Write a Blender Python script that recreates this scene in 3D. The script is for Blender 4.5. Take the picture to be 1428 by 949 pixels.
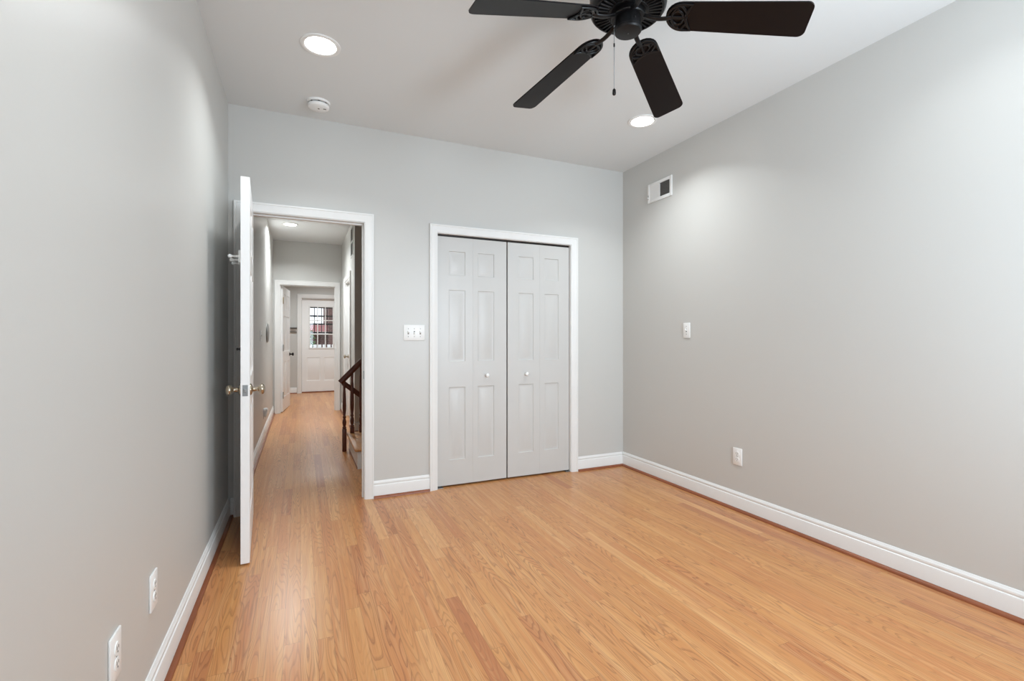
import bpy, bmesh, math, random
from math import sin, cos, pi, radians
from mathutils import Vector, Matrix

for o in list(bpy.data.objects):
    bpy.data.objects.remove(o, do_unlink=True)
SC = bpy.context.scene
COL = SC.collection
random.seed(7)

# ------------------------------------------------------------------ camera
YAW = 0.419557
FPX = 660.7
CAM_H = 1.1827
cam_d = bpy.data.cameras.new('camera')
cam = bpy.data.objects.new('camera', cam_d)
COL.objects.link(cam)
cam.location = (0, 0, CAM_H)
cam.rotation_euler = (pi / 2, 0, -YAW)
cam_d.sensor_fit = 'HORIZONTAL'
cam_d.sensor_width = 36.0
cam_d.lens = 36.0 * FPX / 1428.0
cam_d.shift_y = -2.5 / 1428.0
cam_d.clip_start = 0.02
SC.camera = cam

# ------------------------------------------------------------------ light
P_DOWN = 8.0       # each recessed lamp near the back wall
P_FRONT = 3.0       # each recessed lamp near the windows
P_HALL = 29.0
P_FAR = 34.0  # the added lamp in the rear room
P_WIN = 43.0         # daylight through each window behind the camera
SC.view_settings.view_transform = 'Standard'
SC.view_settings.look = 'None'
SC.view_settings.gamma = 1
SC.view_settings.use_curve_mapping = False
SC.view_settings.exposure = 0.0

world = bpy.data.worlds.new('overcast_sky')
SC.world = world
world.use_nodes = True
wn = world.node_tree.nodes
wn['Background'].inputs[0].default_value = (0.86, 0.93, 1.0, 1)
wn['Background'].inputs[1].default_value = 2.0


def area_lamp(name, loc, rot, size, power, color, shape='RECTANGLE', size_y=None, spread=pi, parent=None):
    l = bpy.data.lights.new(name, 'AREA')
    l.shape = shape
    l.size = size
    if size_y:
        l.size_y = size_y
    l.energy = power
    l.color = color
    l.spread = spread
    o = bpy.data.objects.new(name, l)
    COL.objects.link(o)
    o.location = loc
    o.rotation_euler = rot
    if parent:
        o.parent = parent
    return o


FRONT_Y = -0.42
# daylight falling through the two street windows behind the camera
for wx, wk in ((0.42, 0.4), (1.9, 2.55)):
    area_lamp('window_daylight', (wx, FRONT_Y - 0.30, 1.40), (pi / 2 + radians(16), 0, 0), 0.86, P_WIN * wk,
              (0.745, 0.88, 1.0), size_y=1.5)


# ------------------------------------------------------------------ materials
def lin(c):
    c = c / 255.0
    return c / 12.92 if c <= 0.04045 else ((c + 0.055) / 1.055) ** 2.4


def rgb(r, g, b):
    return (lin(r), lin(g), lin(b), 1)


def mat(name, col, rough=0.5, metal=0.0, spec=0.5, noise=0.0, nscale=8.0, bump=0.0, bscale=120.0, coat=0.0,
        stretch=None):
    m = bpy.data.materials.new(name)
    m.use_nodes = True
    nt = m.node_tree
    b = nt.nodes['Principled BSDF']
    b.inputs['Base Color'].default_value = col
    b.inputs['Roughness'].default_value = rough
    b.inputs['Metallic'].default_value = metal
    b.inputs['Specular IOR Level'].default_value = spec
    b.inputs['Coat Weight'].default_value = coat
    tc = nt.nodes.new('ShaderNodeTexCoord')
    vec = tc.outputs['Object']
    if stretch:
        mp = nt.nodes.new('ShaderNodeMapping')
        mp.inputs['Scale'].default_value = stretch
        nt.links.new(vec, mp.inputs[0])
        vec = mp.outputs[0]
    if noise:
        n = nt.nodes.new('ShaderNodeTexNoise')
        n.inputs['Scale'].default_value = nscale
        n.inputs['Detail'].default_value = 5
        nt.links.new(vec, n.inputs['Vector'])
        r = nt.nodes.new('ShaderNodeMapRange')
        r.inputs['From Min'].default_value = 0.3
        r.inputs['From Max'].default_value = 0.7
        r.inputs['To Min'].default_value = 1 - noise
        r.inputs['To Max'].default_value = 1 + noise
        nt.links.new(n.outputs['Fac'], r.inputs['Value'])
        mx = nt.nodes.new('ShaderNodeVectorMath')
        mx.operation = 'SCALE'
        mx.inputs[0].default_value = col[:3]
        nt.links.new(r.outputs[0], mx.inputs['Scale'])
        nt.links.new(mx.outputs[0], b.inputs['Base Color'])
    if bump:
        n2 = nt.nodes.new('ShaderNodeTexNoise')
        n2.inputs['Scale'].default_value = bscale
        n2.inputs['Detail'].default_value = 3
        nt.links.new(vec, n2.inputs['Vector'])
        bp = nt.nodes.new('ShaderNodeBump')
        bp.inputs['Strength'].default_value = bump
        bp.inputs['Distance'].default_value = 0.002
        nt.links.new(n2.outputs['Fac'], bp.inputs['Height'])
        nt.links.new(bp.outputs[0], b.inputs['Normal'])
    return m


def emis(name, col, s):
    m = bpy.data.materials.new(name)
    m.use_nodes = True
    b = m.node_tree.nodes['Principled BSDF']
    b.inputs['Base Color'].default_value = (0.8, 0.8, 0.8, 1)
    b.inputs['Emission Color'].default_value = col
    b.inputs['Emission Strength'].default_value = s
    return m


def oak_floor():
    m = bpy.data.materials.new('oak_strip_floor')
    m.use_nodes = True
    nt = m.node_tree
    N, L = nt.nodes.new, nt.links.new
    bs = nt.nodes['Principled BSDF']

    def math_(op, a, b=None, c=None):
        n = N('ShaderNodeMath')
        n.operation = op
        for i, v in enumerate((a, b, c)):
            if v is None:
                continue
            if isinstance(v, (int, float)):
                n.inputs[i].default_value = v
            else:
                L(v, n.inputs[i])
        return n.outputs[0]

    def comb(x, y, z):
        n = N('ShaderNodeCombineXYZ')
        for i, v in enumerate((x, y, z)):
            if isinstance(v, (int, float)):
                n.inputs[i].default_value = v
            else:
                L(v, n.inputs[i])
        return n.outputs[0]

    tc = N('ShaderNodeTexCoord')
    sp = N('ShaderNodeSeparateXYZ')
    L(tc.outputs['Object'], sp.inputs[0])
    X, Y = sp.outputs[0], sp.outputs[1]
    W = 0.060
    xr = math_('DIVIDE', X, W)
    row = math_('FLOOR', xr)
    wn1 = N('ShaderNodeTexWhiteNoise')
    wn1.noise_dimensions = '1D'
    L(row, wn1.inputs['W'])
    rr = wn1.outputs['Value']
    ln = math_('MULTIPLY_ADD', rr, 0.7, 0.55)
    wn1b = N('ShaderNodeTexWhiteNoise')
    wn1b.noise_dimensions = '1D'
    L(math_('ADD', row, 51.3), wn1b.inputs['W'])
    y2 = math_('MULTIPLY_ADD', wn1b.outputs['Value'], 9.0, Y)
    ys = math_('DIVIDE', y2, ln)
    seg = math_('FLOOR', ys)
    wn2 = N('ShaderNodeTexWhiteNoise')
    wn2.noise_dimensions = '3D'
    L(comb(row, seg, 3.7), wn2.inputs['Vector'])
    rv = wn2.outputs['Value']
    spc = N('ShaderNodeSeparateColor')
    L(wn2.outputs['Color'], spc.inputs[0])
    r1, r2, r3 = spc.outputs[0], spc.outputs[1], spc.outputs[2]
    ramp = N('ShaderNodeValToRGB')
    e = ramp.color_ramp.elements
    e[0].position = 0.0
    e[0].color = rgb(*FLOOR_COLS[0])
    e[1].position = 1.0
    e[1].color = rgb(*FLOOR_COLS[4])
    for p, c in ((0.10, FLOOR_COLS[1]), (0.5, FLOOR_COLS[2]), (0.90, FLOOR_COLS[3])):
        k = e.new(p)
        k.color = rgb(*c)
    L(rv, ramp.inputs[0])
    # cathedral grain: contour lines of a stretched noise, shifted per board
    ox = math_('MULTIPLY', r1, 40.0)
    oy = math_('MULTIPLY', r2, 40.0)
    gx = math_('MULTIPLY_ADD', X, 13.0, ox)
    gy = math_('MULTIPLY_ADD', Y, 1.15, oy)
    n1 = N('ShaderNodeTexNoise')
    n1.inputs['Scale'].default_value = 1.0
    n1.inputs['Detail'].default_value = 1.6
    n1.inputs['Roughness'].default_value = 0.45
    L(comb(gx, gy, 0.0), n1.inputs['Vector'])
    lines = math_('FRACT', math_('MULTIPLY', n1.outputs['Fac'], 22.0))
    lr = N('ShaderNodeValToRGB')
    le = lr.color_ramp.elements
    le[0].position = 0.0
    le[0].color = (0.75, 0.75, 0.75, 1)
    le[1].position = 1.0
    le[1].color = (0.25, 0.25, 0.25, 1)
    k = le.new(0.22); k.color = (0, 0, 0, 1)
    k = le.new(0.80); k.color = (0.02, 0.02, 0.02, 1)
    k = le.new(0.93); k.color = (1, 1, 1, 1)
    L(lines, lr.inputs[0])
    # fine pores
    n2 = N('ShaderNodeTexNoise')
    n2.inputs['Scale'].default_value = 1.0
    n2.inputs['Detail'].default_value = 4
    n2.inputs['Roughness'].default_value = 0.65
    L(comb(math_('MULTIPLY_ADD', X, 260.0, ox), math_('MULTIPLY_ADD', Y, 5.0, oy), 0.0), n2.inputs['Vector'])
    pores = N('ShaderNodeMapRange')
    pores.inputs['From Min'].default_value = 0.3
    pores.inputs['From Max'].default_value = 0.7
    pores.inputs['To Min'].default_value = 0.90
    pores.inputs['To Max'].default_value = 1.07
    L(n2.outputs['Fac'], pores.inputs['Value'])
    # broad streaks inside a board
    n3 = N('ShaderNodeTexNoise')
    n3.inputs['Scale'].default_value = 1.0
    n3.inputs['Detail'].default_value = 3
    L(comb(math_('MULTIPLY_ADD', X, 34.0, oy), math_('MULTIPLY_ADD', Y, 1.6, ox), 0.0), n3.inputs['Vector'])
    st = N('ShaderNodeMapRange')
    st.inputs['From Min'].default_value = 0.35
    st.inputs['From Max'].default_value = 0.7
    L(n3.outputs['Fac'], st.inputs['Value'])
    mA = N('ShaderNodeMix')
    mA.data_type = 'RGBA'
    mA.blend_type = 'MIX'
    L(math_('MULTIPLY', st.outputs[0], 0.55), mA.inputs['Factor'])
    L(ramp.outputs[0], mA.inputs['A'])
    mA.inputs['B'].default_value = rgb(*FLOOR_STREAK)
    n4 = N('ShaderNodeTexNoise')
    n4.inputs['Scale'].default_value = 1.0
    n4.inputs['Detail'].default_value = 3
    L(comb(math_('MULTIPLY_ADD', X, 52.0, ox), math_('MULTIPLY_ADD', Y, 1.2, oy), 7.0), n4.inputs['Vector'])
    st2 = N('ShaderNodeMapRange')
    st2.inputs['From Min'].default_value = 0.48
    st2.inputs['From Max'].default_value = 0.75
    L(n4.outputs['Fac'], st2.inputs['Value'])
    mC = N('ShaderNodeMix')
    mC.data_type = 'RGBA'
    L(math_('MULTIPLY', st2.outputs[0], 0.55), mC.inputs['Factor'])
    L(mA.outputs['Result'], mC.inputs['A'])
    mC.inputs['B'].default_value = rgb(*FLOOR_LIGHT)
    mB = N('ShaderNodeMix')
    mB.data_type = 'RGBA'
    gstr = math_('MULTIPLY_ADD', r3, 0.55, 0.18)
    L(math_('MULTIPLY', lr.outputs[0], gstr), mB.inputs['Factor'])
    L(mC.outputs['Result'], mB.inputs['A'])
    mB.inputs['B'].default_value = rgb(*FLOOR_GRAIN)
    # joints
    fx = math_('FRACT', xr)
    dx = math_('MULTIPLY', math_('MINIMUM', fx, math_('SUBTRACT', 1.0, fx)), W)
    fy = math_('FRACT', ys)
    dy = math_('MULTIPLY', math_('MINIMUM', fy, math_('SUBTRACT', 1.0, fy)), ln)
    d = math_('MINIMUM', dx, dy)
    jr = N('ShaderNodeMapRange')
    jr.inputs['From Min'].default_value = 0.0002
    jr.inputs['From Max'].default_value = 0.0014
    jr.inputs['To Min'].default_value = 0.66
    jr.inputs['To Max'].default_value = 1.0
    L(d, jr.inputs['Value'])
    sc = N('ShaderNodeVectorMath')
    sc.operation = 'SCALE'
    L(mB.outputs['Result'], sc.inputs[0])
    L(math_('MULTIPLY', pores.outputs[0], jr.outputs[0]), sc.inputs['Scale'])
    L(sc.outputs[0], bs.inputs['Base Color'])
    bs.inputs['Roughness'].default_value = 0.28
    bs.inputs['Specular IOR Level'].default_value = 0.5
    bp = N('ShaderNodeBump')
    bp.inputs['Strength'].default_value = 0.12
    bp.inputs['Distance'].default_value = 0.001
    L(jr.outputs[0], bp.inputs['Height'])
    L(bp.outputs[0], bs.inputs['Normal'])
    return m


FLOOR_COLS = [(176, 112, 71), (195, 132, 81), (200, 141, 86), (205, 147, 90), (217, 165, 110)]
FLOOR_STREAK = (188, 120, 72)
FLOOR_LIGHT = (218, 172, 122)
FLOOR_GRAIN = (128, 74, 42)

M_WALL = mat('grey_wall_paint', rgb(202, 201, 197), rough=0.38, spec=0.5, bump=0.05, bscale=160)
M_CEIL = mat('white_ceiling_paint', rgb(222, 225, 225), rough=0.6, spec=0.3, bump=0.03, bscale=140)
M_TRIM = mat('white_trim_paint', rgb(234, 234, 232), rough=0.32, spec=0.5, noise=0.01, nscale=5)
M_DOOR = mat('white_door_paint', rgb(246, 246, 245), rough=0.30, spec=0.5, noise=0.01, nscale=4)
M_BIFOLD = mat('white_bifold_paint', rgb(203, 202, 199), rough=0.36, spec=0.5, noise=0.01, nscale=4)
M_FLOOR = oak_floor()
M_SHOE = mat('stained_shoe_molding', rgb(138, 78, 48), rough=0.35, noise=0.15, nscale=30, stretch=(1, 0.1, 1))
M_PLAST = mat('white_plastic', rgb(240, 240, 238), rough=0.35, noise=0.01, nscale=20)
M_SLOT = mat('dark_slot', rgb(58, 56, 54), rough=0.7, noise=0.05)
M_SLOTG = mat('grey_slot', rgb(120, 118, 114), rough=0.7, noise=0.05)
M_BLACK = mat('black_fan_metal', rgb(14, 13, 14), rough=0.36, spec=0.3, noise=0.08, nscale=12)
M_BLADE = mat('dark_walnut_blade', rgb(15, 9, 9), rough=0.42, spec=0.2, noise=0.18, nscale=9, stretch=(1.5, 40, 1))
M_NICKEL = mat('satin_nickel', rgb(176, 164, 146), rough=0.22, metal=1.0, noise=0.03)
M_BRASS = mat('aged_brass', rgb(190, 160, 110), rough=0.35, metal=1.0, noise=0.05)
M_STEEL = mat('grey_steel', rgb(150, 152, 152), rough=0.35, metal=0.9, noise=0.04)
M_DARKM = mat('dark_bronze', rgb(36, 32, 30), rough=0.35, metal=0.6, noise=0.04)
M_LENS = emis('glowing_lens', (1, 0.975, 0.93, 1), 9.0)
M_RAILW = mat('dark_stained_wood', rgb(94, 46, 28), rough=0.3, noise=0.25, nscale=14, stretch=(6, 6, 1))
M_TREAD = mat('oak_tread', rgb(206, 146, 92), rough=0.3, noise=0.12, nscale=10, stretch=(8, 1, 8))
M_GRILLE = mat('return_grille_grey', rgb(150, 148, 144), rough=0.5, noise=0.03)
M_LOUVRE = mat('dark_louvre_grey', rgb(92, 90, 87), rough=0.5, noise=0.05)
M_PLAQUE = mat('grey_enamel', rgb(128, 127, 124), rough=0.3, noise=0.04)


def brick_mat():
    m = bpy.data.materials.new('dark_red_brick')
    m.use_nodes = True
    nt = m.node_tree
    b = nt.nodes['Principled BSDF']
    tc = nt.nodes.new('ShaderNodeTexCoord')
    mp = nt.nodes.new('ShaderNodeMapping')
    mp.inputs['Rotation'].default_value = (radians(90), 0, 0)
    br = nt.nodes.new('ShaderNodeTexBrick')
    br.inputs['Color1'].default_value = rgb(96, 62, 56)
    br.inputs['Color2'].default_value = rgb(78, 50, 48)
    br.inputs['Mortar'].default_value = rgb(120, 104, 98)
    br.inputs['Scale'].default_value = 4.2
    br.inputs['Mortar Size'].default_value = 0.02
    nt.links.new(tc.outputs['Object'], mp.inputs[0])
    nt.links.new(mp.outputs[0], br.inputs[0])
    nt.links.new(br.outputs[0], b.inputs['Base Color'])
    b.inputs['Roughness'].default_value = 0.9
    return m


M_BRICK = brick_mat()
M_GROUND = mat('pale_concrete', rgb(186, 184, 178), rough=0.9, noise=0.08)
M_LEAF = mat('shrub_leaf', rgb(82, 112, 70), rough=0.6, noise=0.3, nscale=20)
M_PINK = mat('faded_red_shingle', rgb(168, 112, 112), rough=0.8, noise=0.1)


def glass_mat():
    m = bpy.data.materials.new('window_glass')
    m.use_nodes = True
    nt = m.node_tree
    out = nt.nodes['Material Output']
    nt.nodes.remove(nt.nodes['Principled BSDF'])
    tr = nt.nodes.new('ShaderNodeBsdfTransparent')
    gl = nt.nodes.new('ShaderNodeBsdfGlossy')
    gl.inputs['Roughness'].default_value = 0.02
    mx = nt.nodes.new('ShaderNodeMixShader')
    mx.inputs[0].default_value = 0.06
    nt.links.new(tr.outputs[0], mx.inputs[1])
    nt.links.new(gl.outputs[0], mx.inputs[2])
    nt.links.new(mx.outputs[0], out.inputs['Surface'])
    return m


M_GLASS = glass_mat()


# ------------------------------------------------------------------ helpers
def new_bm():
    return bmesh.new()


def add_box(bm, x0, x1, y0, y1, z0, z1, bevel=0.0, seg=2, mtx=None):
    r = bmesh.ops.create_cube(bm, size=1.0)
    vs = r['verts']
    for v in vs:
        v.co = Vector((x0 + (v.co.x + .5) * (x1 - x0), y0 + (v.co.y + .5) * (y1 - y0), z0 + (v.co.z + .5) * (z1 - z0)))
    if bevel:
        es = set()
        for v in vs:
            es.update(v.link_edges)
        rr = bmesh.ops.bevel(bm, geom=list(es), offset=bevel, segments=seg, affect='EDGES', profile=0.5)
        vs = list(set(rr['verts']) | {v for v in vs if v.is_valid})
    if mtx is not None:
        for v in vs:
            v.co = mtx @ v.co
    return vs


def add_lathe(bm, prof, segs=32, mtx=None, cap=True):
    """prof = [(radius, z)...] revolved round Z."""
    rings = []
    for r, z in prof:
        if r < 1e-6:
            rings.append([bm.verts.new((0, 0, z))])
        else:
            rings.append([bm.verts.new((r * cos(2 * pi * i / segs), r * sin(2 * pi * i / segs), z)) for i in range(segs)])
    for a, b in zip(rings, rings[1:]):
        if len(a) == 1 and len(b) == 1:
            continue
        if len(a) == 1:
            for i in range(segs):
                bm.faces.new((a[0], b[i], b[(i + 1) % segs]))
        elif len(b) == 1:
            for i in range(segs):
                bm.faces.new((a[i], b[0], a[(i + 1) % segs]))
        else:
            for i in range(segs):
                bm.faces.new((a[i], b[i], b[(i + 1) % segs], a[(i + 1) % segs]))
    if cap:
        for ring in (rings[0], rings[-1]):
            if len(ring) > 1:
                bm.faces.new(ring)
    if mtx is not None:
        for ring in rings:
            for v in ring:
                v.co = mtx @ v.co
    return rings


def add_tube(bm, pts, rx, rz=None, segs=8, closed=False, up=Vector((0, 0, 1))):
    """tube of elliptical section (rx across, rz along up) following pts."""
    rz = rx if rz is None else rz
    pts = [Vector(p) for p in pts]
    n = len(pts)
    rings = []
    for i, p in enumerate(pts):
        a = pts[(i - 1) % n] if (closed or i > 0) else pts[i]
        b = pts[(i + 1) % n] if (closed or i < n - 1) else pts[i]
        t = (b - a).normalized()
        u = up if abs(t.dot(up)) < 0.95 else Vector((1, 0, 0))
        s = t.cross(u).normalized()
        w = s.cross(t).normalized()
        rings.append([bm.verts.new(p + s * rx * cos(2 * pi * k / segs) + w * rz * sin(2 * pi * k / segs)) for k in range(segs)])
    rng = range(n) if closed else range(n - 1)
    for i in rng:
        a, b = rings[i], rings[(i + 1) % n]
        for k in range(segs):
            bm.faces.new((a[k], a[(k + 1) % segs], b[(k + 1) % segs], b[k]))
    if not closed:
        bm.faces.new(rings[0][::-1])
        bm.faces.new(rings[-1])
    return rings


def obj(name, bm, m, parent=None, smooth=None, loc=None, rot=None):
    bmesh.ops.recalc_face_normals(bm, faces=bm.faces[:])
    me = bpy.data.meshes.new(name)
    bm.to_mesh(me)
    bm.free()
    me.materials.append(m)
    if smooth is not None:
        me.polygons.foreach_set('use_smooth', [True] * len(me.polygons))
        me.set_sharp_from_angle(angle=radians(smooth))
    o = bpy.data.objects.new(name, me)
    COL.objects.link(o)
    if loc is not None:
        o.location = loc
    if rot is not None:
        o.rotation_euler = rot
    if parent:
        o.parent = parent
    return o


def empty(name, loc=(0, 0, 0), rot=(0, 0, 0)):
    o = bpy.data.objects.new(name, None)
    COL.objects.link(o)
    o.empty_display_size = 0.1
    o.location = loc
    o.rotation_euler = rot
    return o


def tag(o, label=None, cat=None, group=None, kind=None):
    if label: o['label'] = label
    if cat: o['category'] = cat
    if group: o['group'] = group
    if kind: o['kind'] = kind
    return o


def struct(name, bm, m, parent=None, smooth=None, label=None, loc=None, rot=None):
    o = obj(name, bm, m, parent, smooth, loc, rot)
    if parent is None:
        o['kind'] = 'structure'
    if label:
        o['label'] = label
    return o


def copy_tree(o, parent=None):
    c = o.copy()
    COL.objects.link(c)
    if parent:
        c.parent = parent
    for ch in list(o.children):
        copy_tree(ch, c)
    return c


# ------------------------------------------------------------------ room shell
H = 2.74
XL, XR, YB = -0.439, 2.759, 3.633
WB = 3.753                    # hall face of the back wall
HALL_L = -0.400
FAR_Y = 8.35                  # wall at the far end of the hall
FAR_Y2 = 8.47
END_Y = 11.25                 # wall with the garden door
T = 0.12

bm = new_bm()
add_box(bm, -0.7, 3.0, -1.0, 11.42, -0.15, 0.0)
struct('floor', bm, M_FLOOR, label='golden oak strip floor running from the bedroom through the hall')
bm = new_bm()
add_box(bm, -0.7, 3.0, -1.0, 11.42, H, H + 0.15)
struct('ceiling', bm, M_CEIL)

bm = new_bm(); add_box(bm, XL - T, XL, FRONT_Y - T, YB, 0, H)
struct('wall_left', bm, M_WALL)
bm = new_bm(); add_box(bm, XR, XR + T, FRONT_Y - T, END_Y + .15, 0, H)
struct('wall_right', bm, M_WALL)

# back wall with the doorway and the closet opening
DX0, DX1, DZ = -0.340, 0.428, 2.036
CX0, CX1, CZ = 0.982, 2.192, 2.012
JT = 0.016
bm = new_bm()
add_box(bm, XL - T, DX0 - JT, YB, WB, 0, H)
add_box(bm, DX0 - JT, DX1 + JT, YB, WB, DZ + JT, H)
add_box(bm, DX1 + JT, CX0 - JT, YB, WB, 0, H)
add_box(bm, CX0 - JT, CX1 + JT, YB, WB, CZ + JT, H)
add_box(bm, CX1 + JT, XR, YB, WB, 0, H)
struct('wall_back', bm, M_WALL)

# front wall behind the camera with two window openings
bm = new_bm()
wins = [(-0.03, 0.87), (1.45, 2.35)]
WZ0, WZ1 = 0.75, 2.33
xs = [XL - T, wins[0][0], wins[0][1], wins[1][0], wins[1][1], XR + T]
for i in range(5):
    if i % 2 == 0:
        add_box(bm, xs[i], xs[i + 1], FRONT_Y - T, FRONT_Y, 0, H)
    else:
        add_box(bm, xs[i], xs[i + 1], FRONT_Y - T, FRONT_Y, 0, WZ0)
        add_box(bm, xs[i], xs[i + 1], FRONT_Y - T, FRONT_Y, WZ1, H)
struct('wall_front', bm, M_WALL)
for i, (a, b) in enumerate(wins):
    bm = new_bm()
    f = 0.05
    y0, y1 = FRONT_Y - 0.09, FRONT_Y - 0.04
    add_box(bm, a, a + f, y0, y1, WZ0, WZ1); add_box(bm, b - f, b, y0, y1, WZ0, WZ1)
    add_box(bm, a + f, b - f, y0, y1, WZ0, WZ0 + f); add_box(bm, a + f, b - f, y0, y1, WZ1 - f, WZ1)
    add_box(bm, a + f, b - f, y0, y1, (WZ0 + WZ1) / 2 - .025, (WZ0 + WZ1) / 2 + .025)
    w = struct('window_%d' % (i + 1), bm, M_TRIM)
    bm = new_bm()
    add_box(bm, a + f, b - f, FRONT_Y - .067, FRONT_Y - .063, WZ0 + f, (WZ0 + WZ1) / 2 - .025)
    add_box(bm, a + f, b - f, FRONT_Y - .067, FRONT_Y - .063, (WZ0 + WZ1) / 2 + .025, WZ1 - f)
    obj('pane', bm, M_GLASS, w)

# closet box behind the back wall
bm = new_bm()
add_box(bm, 0.72, 0.80, WB, 4.38, 0, H)
add_box(bm, 0.80, XR, 4.30, 4.38, 0, H)
struct('wall_closet', bm, M_WALL)

# hall
bm = new_bm(); add_box(bm, HALL_L - T - .04, HALL_L, WB, FAR_Y, 0, H)
struct('wall_hall_left', bm, M_WALL)
HR = 0.625
bm = new_bm()
D4a, D4b = 6.84, 7.72          # door opening in the hall's right wall
add_box(bm, HR, HR + .12, 6.30, D4a, 0, H)
add_box(bm, HR, HR + .12, D4a, D4b, 2.04, H)
add_box(bm, HR, HR + .12, D4b, FAR_Y, 0, H)
struct('wall_hall_right', bm, M_WALL)
bm = new_bm()
add_box(bm, HR + .12, XR, 6.30, 6.42, 0, H)
struct('wall_stairwell', bm, M_WALL)
bm = new_bm(); add_box(bm, HALL_L, 0.72, WB, WB + .001, DZ + .09, DZ + .091); bm.free()

# far end wall of the hall, with the doorway to the rear room
FX0, FX1, FZ = -0.300, 0.520, 2.036
bm = new_bm()
add_box(bm, HALL_L - T - .04, FX0 - JT, FAR_Y, FAR_Y2, 0, H)
add_box(bm, FX0 - JT, FX1 + JT, FAR_Y, FAR_Y2, FZ + JT, H)
add_box(bm, FX1 + JT, XR, FAR_Y, FAR_Y2, 0, H)
struct('wall_hall_end', bm, M_WALL)

# rear room
bm = new_bm(); add_box(bm, -0.62, -0.50, FAR_Y2, END_Y + .15, 0, H)
struct('wall_rear_left', bm, M_WALL)
EX0, EX1, EZ = 0.020, 0.850, 2.065
bm = new_bm()
add_box(bm, -0.50, EX0 - JT, END_Y, END_Y + .15, 0, H)
add_box(bm, EX0 - JT, EX1 + JT, END_Y, END_Y + .15, EZ + JT, H)
add_box(bm, EX1 + JT, XR, END_Y, END_Y + .15, 0, H)
struct('wall_rear', bm, M_WALL)


# ------------------------------------------------------------------ door trim
CAS = [(0.0, 0.0), (0.0, 0.007), (0.006, 0.010), (0.012, 0.0105), (0.020, 0.013), (0.030, 0.015), (0.044, 0.0165),
       (0.047, 0.0150), (0.050, 0.0185), (0.056, 0.020), (0.061, 0.0185), (0.062, 0.0)]


def casing_bm(bm, x0, x1, zt, y, sgn, width=0.062, z0=0.0, sides='LRT', mtx=None):
    """mitred door casing round the opening x0..x1, 0..zt on the wall face y; sgn = which way it stands proud."""
    k = width / 0.062
    lines = []
    for u, v in CAS:
        u *= k
        yy = y + sgn * v
        pts = [(x0 - u, yy, z0), (x0 - u, yy, zt + u), (x1 + u, yy, zt + u), (x1 + u, yy, z0)]
        lines.append([bm.verts.new((mtx @ Vector(p)) if mtx else p) for p in pts])
    for a, b in zip(lines, lines[1:]):
        for i in range(3):
            bm.faces.new((a[i], a[i + 1], b[i + 1], b[i]))
    bm.faces.new([l[0] for l in lines]); bm.faces.new([l[3] for l in lines])
    a, b = lines[-1], lines[0]
    for i in range(3):
        bm.faces.new((a[i], a[i + 1], b[i + 1], b[i]))


def jamb_bm(bm, x0, x1, zt, y0, y1, stop_y=None):
    add_box(bm, x0 - JT, x0, y0, y1, 0, zt)
    add_box(bm, x1, x1 + JT, y0, y1, 0, zt)
    add_box(bm, x0 - JT, x1 + JT, y0, y1, zt, zt + JT)
    if stop_y:
        s = 0.010
        add_box(bm, x0, x0 + s, stop_y, stop_y + .034, 0, zt - s, 0.002)
        add_box(bm, x1 - s, x1, stop_y, stop_y + .034, 0, zt - s, 0.002)
        add_box(bm, x0, x1, stop_y, stop_y + .034, zt - s, zt, 0.002)


def door_trim(name, x0, x1, zt, y0, y1, stop_y=None, front=True, back=True, width=0.062):
    bm = new_bm()
    jamb_bm(bm, x0, x1, zt, y0, y1, stop_y)
    o = struct(name, bm, M_TRIM)
    r = 0.005
    if front:
        b = new_bm(); casing_bm(b, x0 - r, x1 + r, zt + r, y0, -1, width)
        obj('casing', b, M_TRIM, o, smooth=25)
    if back:
        b = new_bm(); casing_bm(b, x0 - r, x1 + r, zt + r, y1, 1, width)
        obj('casing', b, M_TRIM, o, smooth=25)
    return o


t1 = door_trim('trim_1', DX0, DX1, DZ, YB, WB, stop_y=YB + .045)
t2 = door_trim('trim_2', CX0, CX1, CZ, YB, WB, back=False)
t3 = door_trim('trim_3', FX0, FX1, FZ, FAR_Y, FAR_Y2, stop_y=FAR_Y + .035, width=0.072)
t4 = door_trim('trim_4', EX0, EX1, EZ, END_Y, END_Y + .15, back=False, width=0.085)
# strike plate on the right jamb of the bedroom doorway
bm = new_bm(); add_box(bm, DX1 - .0025, DX1, YB + .008, YB + .036, 0.885, 0.945, 0.0008)
obj('strike_plate', bm, M_STEEL, t1)
# hall right-wall door trim (turned a quarter round)
R90 = Matrix.Translation((HR, 0, 0)) @ Matrix.Rotation(radians(90), 4, 'Z')
bm = new_bm()
casing_bm(bm, D4a - .005, D4b + .005, 2.04 + .005, 0, 1, 0.065, mtx=R90)
add_box(bm, HR, HR + .12, D4a - JT + .016, D4a + .016, 0, 2.04)
add_box(bm, HR, HR + .12, D4b - .016, D4b, 0, 2.04)
add_box(bm, HR, HR + .12, D4a + .016, D4b - .016, 2.024, 2.04)
struct('trim_5', bm, M_TRIM)


# ------------------------------------------------------------------ baseboards
BASE = [(0.0, 0.0), (0.014, 0.0), (0.014, 0.088), (0.0125, 0.094), (0.0085, 0.097), (0.0085, 0.101), (0.0105, 0.105), (0.0100, 0.113),
        (0.006, 0.119), (0.004, 0.125), (0.0, 0.126)]
SHOE = [(0.0, 0.0), (0.017, 0.0), (0.0165, 0.006), (0.0135, 0.012), (0.008, 0.016), (0.0, 0.018)]


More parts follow.
